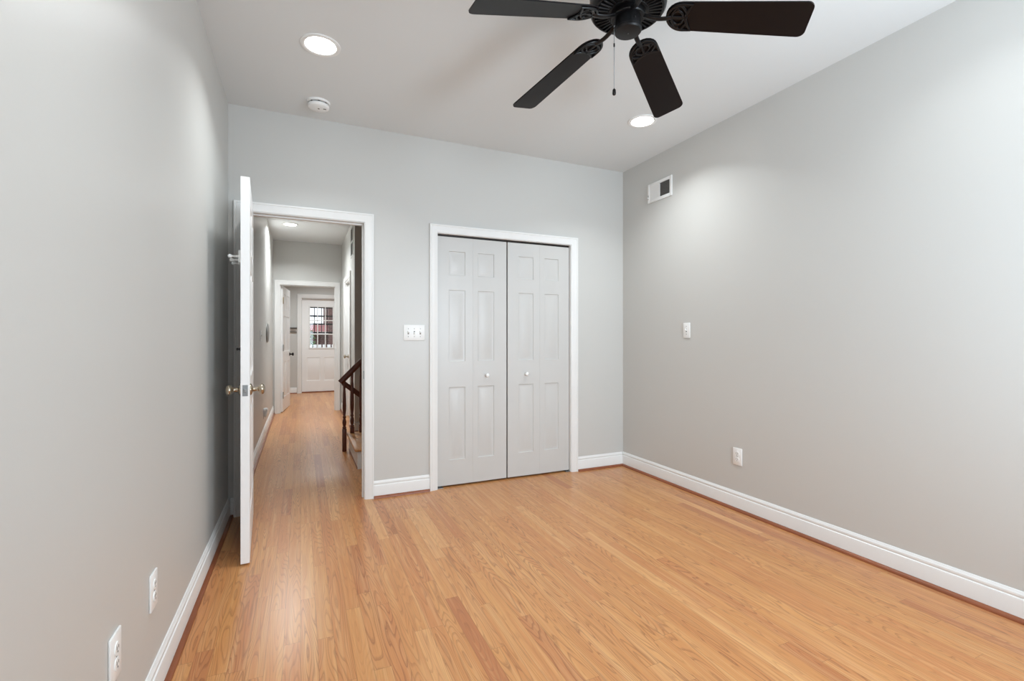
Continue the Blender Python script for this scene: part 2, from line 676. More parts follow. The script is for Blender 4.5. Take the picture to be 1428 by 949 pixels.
def run_bm(bm, prof, runs, off=0.0):
    """runs = [(p0, p1, n)] : straight runs on the floor, n = direction into the room; each end keeps its own cut."""
    for p0, p1, n in runs:
        p0, p1, n = Vector((*p0, 0)), Vector((*p1, 0)), Vector((*n, 0))
        A, B = [], []
        for d, z in prof:
            A.append(bm.verts.new(p0 + n * (d + off) + Vector((0, 0, z))))
            B.append(bm.verts.new(p1 + n * (d + off) + Vector((0, 0, z))))
        for i in range(len(prof)):
            j = (i + 1) % len(prof)
            bm.faces.new((A[i], A[j], B[j], B[i]))
        bm.faces.new(A); bm.faces.new(B[::-1])


def baseboard(name, runs):
    b = new_bm(); run_bm(b, BASE, runs)
    o = struct(name, b, M_TRIM, smooth=25)
    b = new_bm(); run_bm(b, SHOE, runs, 0.014)
    obj('shoe_molding', b, M_SHOE, o, smooth=40)
    return o


cw = 0.067
baseboard('baseboard_left', [((XL, FRONT_Y), (XL, YB), (1, 0))])
baseboard('baseboard_right', [((XR, FRONT_Y), (XR, YB), (-1, 0))])
baseboard('baseboard_back', [((DX1 + cw, YB), (CX0 - cw, YB), (0, -1)), ((CX1 + cw, YB), (XR - .014, YB), (0, -1)),
                             ((XL + .014, YB), (DX0 - cw, YB), (0, -1))])
baseboard('baseboard_front', [((XL + .014, FRONT_Y), (XR - .014, FRONT_Y), (0, 1))])
baseboard('baseboard_hall_left', [((HALL_L, WB), (HALL_L, FAR_Y), (1, 0))])
baseboard('baseboard_hall_right', [((HR, 6.30), (HR, D4a - .07), (-1, 0)), ((HR, D4b + .07), (HR, FAR_Y), (-1, 0))])
baseboard('baseboard_stairwell', [((HR, 6.30), (XR, 6.30), (0, -1))])
baseboard('baseboard_rear', [((-0.50, END_Y), (EX0 - .095, END_Y), (0, -1)), ((EX1 + .095, END_Y), (XR, END_Y), (0, -1))])


# ------------------------------------------------------------------ panelled doors
def panel_leaf(bm, w, h, t, cols, rows, y0=0.0, ring=0.012, depth=0.007, field=0.030, both=True, holes=()):
    """door leaf x 0..w, y y0..y0+t, z 0..h with raised panels where cols x rows cross."""
    xs = [0.0] + [c for p in cols for c in p] + [w]
    zs = [0.0] + [r for p in rows for r in p] + [h]

    def face(y, s):
        g = {}
        def V(x, yy, z):
            k = (round(x, 5), round(yy, 5), round(z, 5))
            if k not in g:
                g[k] = bm.verts.new((x, yy, z))
            return g[k]
        for i in range(len(xs) - 1):
            for j in range(len(zs) - 1):
                a, b, c, d = xs[i], xs[i + 1], zs[j], zs[j + 1]
                if i % 2 == 1 and j % 2 == 1:
                    if (i, j) in holes:
                        continue
                    lv = [(0, 0), (ring * .35, depth * .9), (ring, depth), (ring + .006, depth), (ring + field, depth * .12)]
                    prev = None
                    for ins, dp in lv:
                        q = [V(a + ins, y + s * dp, c + ins), V(b - ins, y + s * dp, c + ins),
                             V(b - ins, y + s * dp, d - ins), V(a + ins, y + s * dp, d - ins)]
                        if prev:
                            for k in range(4):
                                bm.faces.new((prev[k], prev[(k + 1) % 4], q[(k + 1) % 4], q[k]))
                        prev = q
                    bm.faces.new(prev)
                else:
                    bm.faces.new((V(a, y, c), V(b, y, c), V(b, y, d), V(a, y, d)))
        return V, g
    F, _ = face(y0, 1)
    if both:
        B, _ = face(y0 + t, -1)
    else:
        gb = {}
        def B(x, y, z):
            k = (round(x, 5), round(z, 5))
            if k not in gb:
                gb[k] = bm.verts.new((x, y, z))
            return gb[k]
    ya, yb = y0, y0 + t
    for i in range(len(xs) - 1):
        for z in (0.0, h):
            bm.faces.new((F(xs[i], ya, z), F(xs[i + 1], ya, z), B(xs[i + 1], yb, z), B(xs[i], yb, z)))
    for j in range(len(zs) - 1):
        for x in (0.0, w):
            bm.faces.new((F(x, ya, zs[j]), F(x, ya, zs[j + 1]), B(x, yb, zs[j + 1]), B(x, yb, zs[j])))
    if not both:
        loop = [B(x, yb, 0.0) for x in xs] + [B(w, yb, z) for z in zs[1:]] + [B(x, yb, h) for x in xs[::-1][1:]] + \
               [B(0.0, yb, z) for z in zs[::-1][1:-1]]
        bm.faces.new(loop)


# knob revolved round +Z (base at z = 0)
KNOB = [(0.0, 0.0), (0.031, 0.0), (0.0315, 0.003), (0.029, 0.007), (0.018, 0.011), (0.0125, 0.015), (0.0115, 0.030), (0.0125, 0.036),
        (0.020, 0.041), (0.0265, 0.047), (0.0285, 0.054), (0.0275, 0.061), (0.022, 0.067), (0.012, 0.0705), (0.0, 0.071)]


def aim(loc, d):
    return Matrix.Translation(loc) @ Vector((0, 0, 1)).rotation_difference(Vector(d)).to_matrix().to_4x4()


def hinge_bm(bm, x, y, z, h=0.09, r=0.006):
    add_lathe(bm, [(r, z - h / 2), (r, z + h / 2)], 12, Matrix.Translation((x, y, 0)))
    add_lathe(bm, [(r * .6, z + h / 2), (r * 1.1, z + h / 2 + .003), (0, z + h / 2 + .008)], 12, Matrix.Translation((x, y, 0)))


SIX_C = [(0.105, 0.350), (0.440, 0.685)]
SIX_R = [(0.225, 0.800), (0.965, 1.545), (1.650, 1.895)]
# door_1: bedroom door, opened into the room.  local: x along the leaf from the hinge, y = thickness (0 = right face when open)
DW, DH, DT = 0.793, 2.018, 0.042
HINGE = Vector((-0.290, 3.618, 0))
free = Vector((-0.2435, 2.826, 0))
ang = math.atan2(free.y - HINGE.y, free.x - HINGE.x)
d1 = empty('door_1', (HINGE.x, HINGE.y, 0.010), (0, 0, ang))
d1['kind'] = 'structure'
d1['label'] = 'white six-panel bedroom door standing open into the room at the left'
bm = new_bm(); panel_leaf(bm, DW, DH, DT, SIX_C, SIX_R, y0=-DT)
obj('door_leaf', bm, M_DOOR, d1, smooth=20)
# local y- side faces left (towards wall): check below by orientation; knobs on both faces
zk = 0.902
bm = new_bm(); add_lathe(bm, KNOB, 28, aim((DW - .062, 0, zk), (0, 1, 0)))
obj('door_knob', bm, M_NICKEL, d1, smooth=50)
bm = new_bm(); add_lathe(bm, KNOB, 28, aim((DW - .062, -DT, zk), (0, -1, 0)))
obj('door_knob', bm, M_NICKEL, d1, smooth=50)
bm = new_bm()
add_box(bm, DW, DW + .002, -DT / 2 - .0125, -DT / 2 + .0125, zk - .029, zk + .029, 0.0008)
add_box(bm, DW + .002, DW + .011, -DT / 2 - .007, -DT / 2 + .007, zk - .010, zk + .010, 0.003)
obj('latch_plate', bm, M_STEEL, d1)
bm = new_bm()
for z in (0.24, 1.02, 1.80):
    hinge_bm(bm, -0.002, -DT - .006, z)
obj('hinge', bm, M_STEEL, d1, smooth=40)
# peg rail on the face turned to the wall
bm = new_bm(); add_box(bm, 0.36, DW - .045, -DT - .012, -DT, 1.575, 1.640, 0.003)
pr = obj('peg_rail', bm, M_PLAST, d1)
PEG = [(0.0, 0.0), (0.009, 0.0), (0.0075, 0.004), (0.0055, 0.012), (0.005, 0.030), (0.0085, 0.034), (0.0105, 0.040), (0.0095, 0.046), (0.005, 0.050),
       (0.0, 0.051)]
for k in range(3):
    bm = new_bm(); add_lathe(bm, PEG, 16, aim((DW - .085 - .14 * k, -DT - .012, 1.612), (0, -1, 0)))
    obj('peg', bm, M_PLAST, pr, smooth=50)
bm = new_bm()
add_lathe(bm, [(0, 0), (.011, 0), (.011, .003), (.005, .005), (.005, .012), (.007, .015), (.006, .019), (0, .021)], 14,
          aim((DW - .030, -DT, 1.118), (0, -1, 0)))
obj('bumper', bm, M_DARKM, d1, smooth=50)

# closet bifold doors
LW = 0.2978
LZ0, LH, LT = 0.014, 1.981, 0.034
Z_ROWS = [(0.198, 0.781), (0.986, 1.558), (1.676, 1.868)]


def bifold(name, x0, flip, fold, label):
    root = empty(name, (0, 0, 0))
    root['kind'] = 'structure'
    root['label'] = label
    yj = 3.660
    # pivot leaf next to the jamb, lead leaf next to the middle; a slight fold pushes the hinge line out
    a = fold
    if not flip:
        specs = [((x0, yj), -a, (0.095, 0.232), False), ((x0 + LW * cos(a) + .0006, yj - LW * sin(a)), a, (0.042, 0.186), True)]
    else:
        specs = [((x0 - 2 * LW * cos(a) - .0006, yj), -a, (0.100, 0.240), True), ((x0 - LW * cos(a), yj - LW * sin(a)), a, (0.050, 0.190), False)]
    for (px, py), an, col, lead in specs:
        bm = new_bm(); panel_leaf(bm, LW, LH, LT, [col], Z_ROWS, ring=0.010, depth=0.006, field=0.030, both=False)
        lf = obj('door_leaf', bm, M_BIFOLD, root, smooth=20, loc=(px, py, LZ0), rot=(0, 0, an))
        if lead:
            bm = new_bm()
            cx = (col[0] + col[1]) / 2 + (0.006 if not flip else 0.0)
            add_lathe(bm, [(0, 0), (.009, 0), (.0075, .006), (.008, .012), (.0145, .017), (.0165, .022), (.014, .027), (.007, .030), (0, .0305)], 20,
                      aim((cx, 0, 0.868), (0, -1, 0)))
            obj('knob', bm, M_PLAST, lf, smooth=50)
    bm = new_bm()
    xx = x0 if not flip else x0 - .04
    add_box(bm, xx, xx + .045, 3.640, 3.690, 0.0, 0.004, 0.001)
    add_lathe(bm, [(.006, .004), (.006, LZ0)], 12, Matrix.Translation((xx + .02, 3.672, 0)))
    obj('pivot_bracket', bm, M_STEEL, root)
    return root


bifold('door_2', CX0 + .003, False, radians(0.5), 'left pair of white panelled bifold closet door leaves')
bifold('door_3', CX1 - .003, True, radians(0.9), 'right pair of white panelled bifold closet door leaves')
bm = new_bm()
add_box(bm, CX0, CX1, 3.664, 3.690, 1.996, CZ)
obj('track', bm, M_DARKM, t2)

# door_4: panelled door standing open in the rear room
d4 = empty('door_4', (-0.262, 8.44, 0.012), (0, 0, radians(83.6)))
d4['kind'] = 'structure'
d4['label'] = 'white six-panel door standing open at the far end of the hall'
bm = new_bm(); panel_leaf(bm, 0.80, 2.015, 0.036, [(0.10, 0.355), (0.445, 0.70)], SIX_R)
obj('door_leaf', bm, M_DOOR, d4, smooth=20)
bm = new_bm(); add_lathe(bm, KNOB, 20, aim((0.742, 0, 0.90), (0, -1, 0)))
obj('door_knob', bm, M_DARKM, d4, smooth=50)
bm = new_bm(); add_lathe(bm, KNOB, 20, aim((0.742, 0.036, 0.90), (0, 1, 0)))
obj('door_knob', bm, M_DARKM, d4, smooth=50)
for z, m in ((0.26, M_STEEL), (1.02, M_STEEL), (1.78, M_BRASS)):
    bm = new_bm()
    add_box(bm, -0.034, -0.004, -0.012, -0.008, z - .048, z + .048, 0.0005)
    hinge_bm(bm, -0.003, -0.008, z, h=0.10)
    obj('hinge', bm, m, d4, smooth=40)

# door_5: closed door in the hall's right wall
d5 = empty('door_5', (HR + .045, D4b - .018, 0.01), (0, 0, radians(-90)))
d5['kind'] = 'structure'
d5['label'] = 'closed white panelled door in the hall wall beyond the stair'
bm = new_bm(); panel_leaf(bm, D4b - D4a - .036, 2.01, 0.036, [(0.11, 0.36), (0.46, 0.72)], SIX_R, both=False)
obj('door_leaf', bm, M_DOOR, d5, smooth=20)
bm = new_bm(); add_lathe(bm, KNOB, 20, aim((0.06, 0, 0.90), (0, -1, 0)))
obj('door_knob', bm, M_NICKEL, d5, smooth=50)

# door_6: back door with nine lights
GY = END_Y + .075
gw, gh = EX1 - EX0 - .006, EZ - .030
d6 = empty('door_6', (EX0 + .003, GY, 0.024))
d6['kind'] = 'structure'
d6['label'] = 'white back door with nine small panes at the end of the rear room'
wx0, wx1, wz0, wz1 = 0.160, 0.640, 0.955, 1.865
bm = new_bm()
cols = [(0.10, 0.375), (0.455, 0.725)]
panel_leaf(bm, gw, wz0 - .05, 0.044, cols, [(0.235, 0.745)], both=False)
add_box(bm, 0, wx0, 0, 0.044, wz0 - .05, gh); add_box(bm, wx1, gw, 0, 0.044, wz0 - .05, gh)
add_box(bm, wx0, wx1, 0, 0.044, wz0 - .05, wz0); add_box(bm, wx0, wx1, 0, 0.044, wz1, gh)
obj('door_leaf', bm, M_DOOR, d6, smooth=20)
bm = new_bm()
f = 0.020
add_box(bm, wx0 - f, wx0 + .008, -.010, 0.004, wz0 - f, wz1 + f, .003); add_box(bm, wx1 - .008, wx1 + f, -.010, 0.004, wz0 - f, wz1 + f, .003)
add_box(bm, wx0 + .008, wx1 - .008, -.010, 0.004, wz0 - f, wz0 + .008, .003); add_box(bm, wx0 + .008, wx1 - .008, -.010, 0.004, wz1 - .008, wz1 + f, .003)
for i in (1, 2):
    x = wx0 + (wx1 - wx0) * i / 3; z = wz0 + (wz1 - wz0) * i / 3
    add_box(bm, x - .010, x + .010, -.006, 0.030, wz0 + .004, wz1 - .004, .002)
    add_box(bm, wx0 + .004, wx1 - .004, -.005, 0.029, z - .010, z + .010, .002)
obj('muntin', bm, M_TRIM, d6)
bm = new_bm(); add_box(bm, wx0, wx1, 0.015, 0.019, wz0, wz1)
obj('pane', bm, M_GLASS, d6)
bm = new_bm(); add_box(bm, EX0, EX1, END_Y + .06, END_Y + .15, 0, 0.020, .004)
struct('trim_6', bm, M_SHOE, label='dark wooden sill under the back door')

# ------------------------------------------------------------------ recessed lights
LENS_R, RIM_R = 0.078, 0.101


def downlight(x, y, power, label, lens_r=LENS_R, rim_r=RIM_R, spread=radians(125)):
    root = empty('recessed_light', (x, y, H))
    tag(root, label, 'ceiling light', 'recessed ceiling lights')
    bm = new_bm()
    add_lathe(bm, [(lens_r, -0.001), (lens_r, -0.004), (lens_r + .006, -0.0065), (rim_r - .008, -0.0075), (rim_r - .001, -0.0045), (rim_r, 0.0),
                   (lens_r, -0.0005)], 48, cap=False)
    obj('trim_ring', bm, M_TRIM, root, smooth=50)
    bm = new_bm(); add_lathe(bm, [(lens_r, -0.0005), (lens_r, -0.003), (lens_r * .6, -.0045), (0, -0.005)], 48)
    obj('lens', bm, M_LENS, root, smooth=50)
    area_lamp('lamp', (0, 0, -0.010), (0, 0, 0), lens_r * 1.9, power, (0.92, 0.975, 1.0), shape='DISK', spread=spread, parent=root)
    return root


downlight(0.097, 2.712, P_DOWN, 'glowing round recessed light beside the smoke detector')
downlight(2.235, 2.718, P_DOWN, 'glowing round recessed light partly behind the tip of a fan blade')
downlight(0.097, 0.95, P_FRONT * 2.2, 'recessed light on the ceiling nearest the left window wall')
downlight(2.235, 0.95, P_FRONT * 0.8, 'recessed light on the ceiling nearest the right window wall')
downlight(-0.13, 7.13, P_HALL, 'small glowing recessed light in the hall ceiling', spread=radians(150))
downlight(0.45, 9.9, P_FAR, 'unseen recessed light added to brighten the rear room', spread=radians(150))  # unseen lamp, added to brighten the rear room

# ------------------------------------------------------------------ smoke detector
sd = empty('smoke_detector', (0.108, 3.372, H))
tag(sd, 'round white smoke detector on the ceiling near the back wall', 'smoke detector')
bm = new_bm()
add_lathe(bm, [(0.072, 0), (0.072, -0.010), (0.070, -0.013), (0.060, -0.014)], 40)
obj('mounting_base', bm, M_PLAST, sd, smooth=40)
bm = new_bm()
add_lathe(bm, [(0.055, -0.012), (0.055, -0.022)], 40)
for k in range(8):
    a = 2 * pi * k / 8
    add_box(bm, 0.052, 0.0635, -0.006, 0.006, -0.0225, -0.0135, mtx=Matrix.Rotation(a, 4, 'Z'))
obj('vent_gap', bm, M_SLOT, sd)
bm = new_bm()
add_lathe(bm, [(0.055, -0.021), (0.066, -0.0215), (0.0665, -0.028), (0.064, -0.036), (0.058, -0.041), (0.030, -0.0435), (0, -0.044)], 40)
cover = obj('cover', bm, M_PLAST, sd, smooth=40)
bm = new_bm(); add_lathe(bm, [(0.006, -0.043), (0.006, -0.0455), (0, -0.046)], 16, Matrix.Translation((0.0, -0.004, 0)))
obj('test_button', bm, M_SLOTG, cover)
bm = new_bm(); add_box(bm, 0.028, 0.046, -0.016, -0.006, -0.0445, -0.041)
obj('sounder_slot', bm, M_SLOTG, cover)

# ------------------------------------------------------------------ ceiling fan
FX, FY, FZB = 1.1971, 1.5443, 2.4793
PH, DROOP, PITCH = 1.8433, 0.1954, -0.2315
fan = empty('ceiling_fan', (FX, FY, 0))
tag(fan, 'black five-blade ceiling fan with dark wooden blades and a pull chain', 'ceiling fan')
bm = new_bm()
add_lathe(bm, [(0.072, H), (0.072, H - .015), (0.062, H - .035), (0.040, H - .050), (0.020, H - .055), (0, H - .055)], 40)
obj('canopy', bm, M_BLACK, fan, smooth=40)
bm = new_bm(); add_lathe(bm, [(0.013, 2.60), (0.013, H - .05)], 20)
obj('downrod', bm, M_BLACK, fan, smooth=40)
bm = new_bm()
add_lathe(bm, [(0.0, 2.628), (0.030, 2.626), (0.055, 2.616), (0.105, 2.606), (0.138, 2.590), (0.149, 2.572), (0.151, 2.552), (0.146, 2.546), (0.151, 2.540),
               (0.151, 2.512), (0.148, 2.496), (0.140, 2.487), (0.133, 2.486), (0.131, 2.492), (0.131, 2.500), (0.0, 2.500)], 56)
housing = obj('motor_housing', bm, M_BLACK, fan, smooth=35)
bm = new_bm()
for k in range(40):
    add_box(bm, 0.078, 0.1325, -0.0042, 0.0042, 2.484, 2.502, 0.0015, 1, mtx=Matrix.Rotation(2 * pi * k / 40, 4, 'Z'))
add_lathe(bm, [(0.068, 2.500), (0.068, 2.482), (0.080, 2.482), (0.082, 2.486), (0.082, 2.500)], 48)
obj('vent_ribs', bm, M_BLACK, housing, smooth=35)
bm = new_bm()
add_lathe(bm, [(0.0, 2.486), (0.066, 2.486), (0.067, 2.480), (0.067, 2.466), (0.064, 2.462), (0.0, 2.462)], 48)
obj('flywheel', bm, M_BLACK, fan, smooth=35)
bm = new_bm()
add_lathe(bm, [(0.0, 2.463), (0.050, 2.463), (0.051, 2.458), (0.051, 2.424), (0.054, 2.421), (0.054, 2.413), (0.050, 2.408), (0.030, 2.405), (0.0, 2.404)], 48)
cup = obj('switch_housing', bm, M_BLACK, fan, smooth=35)
bm = new_bm(); add_lathe(bm, [(0.004, 2.405), (0.004, 2.402), (0.0, 2.401)], 12)
obj('screw', bm, M_SLOT, cup)
for k in (0.4, 2.6, 4.6):
    bm = new_bm()
    add_lathe(bm, [(0.0035, 0), (0.0035, .004), (0, .005)], 10, aim((0.050 * cos(k), 0.050 * sin(k), 2.440), (cos(k), sin(k), 0)))
    obj('side_screw', bm, M_DARKM, cup)

BR0, BR1, BT = 0.148, 0.66, 0.0055
def bw(r):
    return 0.1276 + (0.149 - 0.1276) * (r - .25) / (.66 - .25)


def blade_outline():
    pts = []
    n = 12
    xe = 0.062
    for i in range(n + 1):                      # rounded root, from -y round to +y
        a = -pi / 2 + pi * i / n
        x = BR0 + xe - xe * cos(a)
        y = sin(a) * bw(BR0 + xe) / 2
        pts.append((x, y))
    rc = 0.026
    for sgn in (1, -1):
        cxx = BR1 - rc
        cyy = sgn * (bw(BR1) / 2 - rc)
        for i in range(7):
            a = (pi / 2 - pi / 2 * i / 6) if sgn > 0 else (-pi / 2 * i / 6)
            pts.append((cxx + rc * cos(a), cyy + rc * sin(a)))
    return pts


# blade plane: x outward and down by the droop, y across with the pitch
UX = Vector((cos(DROOP), 0, -sin(DROOP)))
UY = Vector((0, cos(PITCH), sin(PITCH)))
UZ = UX.cross(UY).normalized()
BM = Matrix((UX, UY, UZ)).transposed().to_4x4()

bm = new_bm()
ol = blade_outline()
top = [bm.verts.new((x, y, BT / 2)) for x, y in ol]
bot = [bm.verts.new((x, y, -BT / 2)) for x, y in ol]
bm.faces.new(top); bm.faces.new(bot[::-1])
for i in range(len(ol)):
    j = (i + 1) % len(ol)
    bm.faces.new((top[i], bot[i], bot[j], top[j]))
blade_bm = bm
blade0 = obj('blade', blade_bm, M_BLADE, fan, smooth=30, loc=(0, 0, FZB), rot=(0, 0, PH))
blade0.data.transform(BM)
# blade iron: curved arm from the flywheel and an open cast bracket under the blade root
bm = new_bm()
zu = -BT / 2 - .004
n = 20
wroot = bw(BR0 + .062) / 2 - .006
arc = []
for i in range(n + 1):
    a = -pi / 2 + pi * i / n
    arc.append((BR0 + .066 - .060 * cos(a), wroot * sin(a), zu))
edge = [(BR0 + .066 + .030, wroot, zu), (BR0 + .082, wroot * .55, zu), (BR0 + .074, 0, zu), (BR0 + .082, -wroot * .55, zu), (BR0 + .096, -wroot, zu)]
add_tube(bm, arc + edge, 0.0055, 0.004, 8, closed=True)
loop = [(BR0 + .045 + .022 * cos(2 * pi * i / 18), .030 * sin(2 * pi * i / 18), zu) for i in range(18)]
add_tube(bm, loop, 0.0045, 0.004, 8, closed=True)
for s in (1, -1):
    sw = [(BR0 + .022 + .055 * t, s * (.012 + .040 * sin(pi * min(1, t * .9))), zu) for t in [i / 10 for i in range(11)]]
    add_tube(bm, sw, 0.0045, 0.004, 8)
add_tube(bm, [(BR0 + .010, 0, zu), (BR0 + .04, 0, zu), (BR0 + .072, 0, zu)], 0.006, 0.004, 8)
for (sx, sy) in ((BR0 + .045, .040), (BR0 + .045, -.040), (BR0 + .076, 0)):
    add_lathe(bm, [(0.0, zu - .006), (.005, zu - .005), (.006, zu - .002), (.006, zu + .002)], 12, Matrix.Translation((sx, sy, 0)))
bmesh.ops.transform(bm, matrix=BM, verts=bm.verts[:])
# arm (in fan axes, from the flywheel rim at z 2.472 down to the bracket)
e = BM @ Vector((BR0 + .020, 0, zu))
arm = []
for i in range(11):
    t = i / 10
    x = 0.055 + (e.x - 0.055) * t
    z = (2.470 - FZB) + (e.z - (2.470 - FZB)) * t - 0.010 * sin(pi * t)
    arm.append((x, 0, z))
add_tube(bm, arm, 0.0105, 0.006, 10)
iron0 = obj('blade_iron', bm, M_BLACK, blade0, smooth=40)
for k in range(1, 5):
    b = copy_tree(blade0, fan)
    b.rotation_euler = (0, 0, PH - k * radians(72))
# pull chain
px, py = -0.055 * cos(YAW) + 0.0, 0.055 * sin(YAW)
bm = new_bm()
add_tube(bm, [(px * .85, py * .85, 2.436), (px, py, 2.434), (px, py, 2.420)], 0.003, segs=8)
for k in range(44):
    z = 2.420 - k * 0.0055
    add_lathe(bm, [(0, z + .0026), (.0013, z + .002), (.0020, z), (.0013, z - .002), (0, z - .0026)], 6, Matrix.Translation((px, py, 0)))
add_tube(bm, [(px, py, 2.434), (px, py, 2.178)], 0.0009, segs=6)
chain = obj('pull_chain', bm, M_STEEL, fan)
bm = new_bm()
add_lathe(bm, [(0, 2.184), (.003, 2.183), (.0065, 2.178), (.0075, 2.166), (.0068, 2.160), (.003, 2.157), (0, 2.1565)], 16, Matrix.Translation((px, py, 0)))
obj('chain_pendant', bm, M_DARKM, chain, smooth=50)
bm = new_bm(); add_lathe(bm, [(0, 2.366), (.0032, 2.364), (.0032, 2.352), (0, 2.350)], 10, Matrix.Translation((px, py, 0)))
obj('chain_connector', bm, M_DARKM, chain, smooth=50)


# ------------------------------------------------------------------ wall plates (local: plate in XZ, front to -Y)
def plate_part(w, h, m=M_PLAST):
    b = new_bm(); add_box(b, -w / 2, w / 2, -0.0065, 0, -h / 2, h / 2, 0.003)
    return b


def outlet(loc, rz, label, w=0.074, h=0.118):
    root = empty('wall_outlet', loc, (0, 0, rz))
    tag(root, label, 'wall outlet', 'duplex wall outlets')
    obj('plate', plate_part(w, h), M_PLAST, root, smooth=40)
    for s in (1, -1):
        b = new_bm()
        add_lathe(b, [(0.0172, 0), (0.0172, .0085), (0.0165, .0092), (0, .0092)], 28, Matrix.Translation((0, 0, s * .0195)) @ Matrix.Rotation(pi / 2, 4, 'X'))
        r = obj('receptacle', b, M_PLAST, root, smooth=40)
        b = new_bm()
        add_box(b, -.0075, -.0053, -.0097, -.0085, s * .0195 - .001, s * .0195 + .008)
        add_box(b, .0053, .0075, -.0097, -.0085, s * .0195 - .001, s * .0195 + .007)
        add_lathe(b, [(.0026, .0085), (.0026, .0097)], 10, Matrix.Translation((0, 0, s * .0195 - .008)) @ Matrix.Rotation(pi / 2, 4, 'X'))
        obj('slots', b, M_SLOT, r)
    b = new_bm(); add_lathe(b, [(.003, .006), (.003, .0075), (0, .008)], 12, Matrix.Rotation(pi / 2, 4, 'X'))
    obj('screw', b, M_STEEL, root)
    return root


outlet((XR, 2.354, 0.369), radians(-90), 'white outlet low on the right-hand wall below the single switch')
outlet((XL, 1.875, 0.369), radians(90), 'white outlet low on the left wall, the one nearer the open door')
outlet((XL, 1.527, 0.367), radians(90), 'white outlet low on the left wall, the one nearer the camera', w=0.078, h=0.122)
ho = outlet((HALL_L, 6.30, 0.30), radians(90), 'white outlet low on the hall left wall with a night light plugged in')
nl = empty('night_light', (HALL_L + .0095, 6.30, 0.305))
tag(nl, 'small pale night light plugged into the hall outlet', 'night light')
b = new_bm(); add_box(b, 0, .030, -.028, .028, -.045, .020, .010, 3); obj('body', b, M_PLAST, nl, smooth=40)
b = new_bm(); add_lathe(b, [(.024, .018), (.026, .035), (.020, .052), (.008, .060), (0, .061)], 18, Matrix.Translation((.014, 0, 0)))
obj('lamp_shade', b, M_PLAST, nl, smooth=50)


def switch_plate(loc, rz, gangs, label, name='light_switch', kinds=None):
    root = empty(name, loc, (0, 0, rz))
    tag(root, label, 'light switch')
    w = 0.070 + 0.046 * (gangs - 1)
    obj('plate', plate_part(w, 0.118), M_PLAST, root, smooth=40)
    for i in range(gangs):
        x = (i - (gangs - 1) / 2) * 0.046
        k = (kinds or ['toggle'] * gangs)[i]
        b = new_bm()
        add_box(b, x - .0052, x + .0052, -.0071, -.006, -.0125, .0125)
        obj('switch_slot', b, M_SLOTG, root)
        b = new_bm()
        up = 1 if k == 'toggle' else -1
        mt = Matrix.Translation((x, -.006, 0)) @ Matrix.Rotation(radians(-32 * up), 4, 'X')
        add_box(b, -.0045, .0045, -.016, 0, -.0055, .0055, .0015, mtx=mt)
        obj('toggle', b, M_PLAST, root)
        for s in (1, -1):
            b = new_bm()
            add_lathe(b, [(.003, .006), (.003, .0072), (0, .0078)], 10, Matrix.Translation((x, 0, s * .030)) @ Matrix.Rotation(pi / 2, 4, 'X'))
            obj('screw', b, M_SLOTG, root)
    return root


switch_plate((0.797, YB, 1.229), 0, 3, 'white triple switch plate between the doorway and the closet', kinds=['toggle', 'down', 'toggle'])
switch_plate((XR, 2.826, 1.248), radians(-90), 1, 'white single switch plate on the right-hand wall')
switch_plate((HALL_L, 5.82, 1.215), radians(90), 2, 'white switch plate on the hall left wall')
b = new_bm()
add_lathe(b, [(0, 0), (.125, 0), (.125, .008), (.110, .020), (.080, .026), (0, .028)], 36)
for v in b.verts: v.co.x *= 1.35
bmesh.ops.transform(b, matrix=Matrix.Translation((HALL_L, 6.87, 1.257)) @ Matrix.Rotation(radians(90), 4, 'Y') @ Matrix.Rotation(radians(90), 4, 'Z'), verts=b.verts[:])
pl = obj('wall_plaque', b, M_PLAQUE, smooth=40)
tag(pl, 'grey oval plaque on the hall left wall beyond the switch', 'wall plaque')

# ------------------------------------------------------------------ supply register high on the right wall
reg = empty('air_register', (XR, 3.130, 2.432), (0, 0, radians(-90)))
tag(reg, 'white air register with one louvred half coloured dark as shade, high on the right wall', 'air vent')
w, h = 0.292, 0.165
b = new_bm()
fr = 0.026
add_box(b, -w / 2, -w / 2 + fr, -.010, 0, -h / 2, h / 2, .003)
add_box(b, w / 2 - fr, w / 2, -.010, 0, -h / 2, h / 2, .003)
add_box(b, -w / 2 + fr, w / 2 - fr, -.010, 0, h / 2 - fr, h / 2, .003)
add_box(b, -w / 2 + fr, w / 2 - fr, -.010, 0, -h / 2, -h / 2 + fr, .003)
add_box(b, -.008, .006, -.009, 0, -h / 2 + fr, h / 2 - fr, .002)
obj('frame', b, M_PLAST, reg, smooth=40)
b = new_bm()
add_box(b, -w / 2 + fr, w / 2 - fr, -.0035, -.0005, -h / 2 + fr, h / 2 - fr)
obj('shade_backing', b, M_SLOT, reg)  # dark sheet standing in for the shade behind the blades
n = 9
for side in (0, 1):
    b = new_bm()
    xa, xb = ((-w / 2 + fr, -.008), (.006, w / 2 - fr))[side]
    for k in range(n):
        zc = -h / 2 + fr + (h - 2 * fr) * (k + .5) / n
        if side == 0:
            add_box(b, xa, xb, -.0075, -.0065, zc - .0068, zc + .0066)
        else:
            add_box(b, xa, xb, -.006, -.0048, -.0042, .0042, mtx=Matrix.Translation((0, 0, zc)) @ Matrix.Translation((0, -.005, 0)) @ Matrix.Rotation(radians(35), 4, 'X') @ Matrix.Translation((0, .005, 0)))
    obj('louvres', b, M_PLAST if side == 0 else M_LOUVRE, reg)  # right bank coloured dark to stand in for shade between its blades
b = new_bm(); add_box(b, -w / 2 + .008, -w / 2 + .012, -.0108, -.009, -.050, -.012); obj('lever_slot', b, M_SLOT, reg)
b = new_bm(); add_box(b, -w / 2 + .008, -w / 2 + .012, -.018, -.010, -.040, -.030, .001); obj('lever', b, M_PLAST, reg)

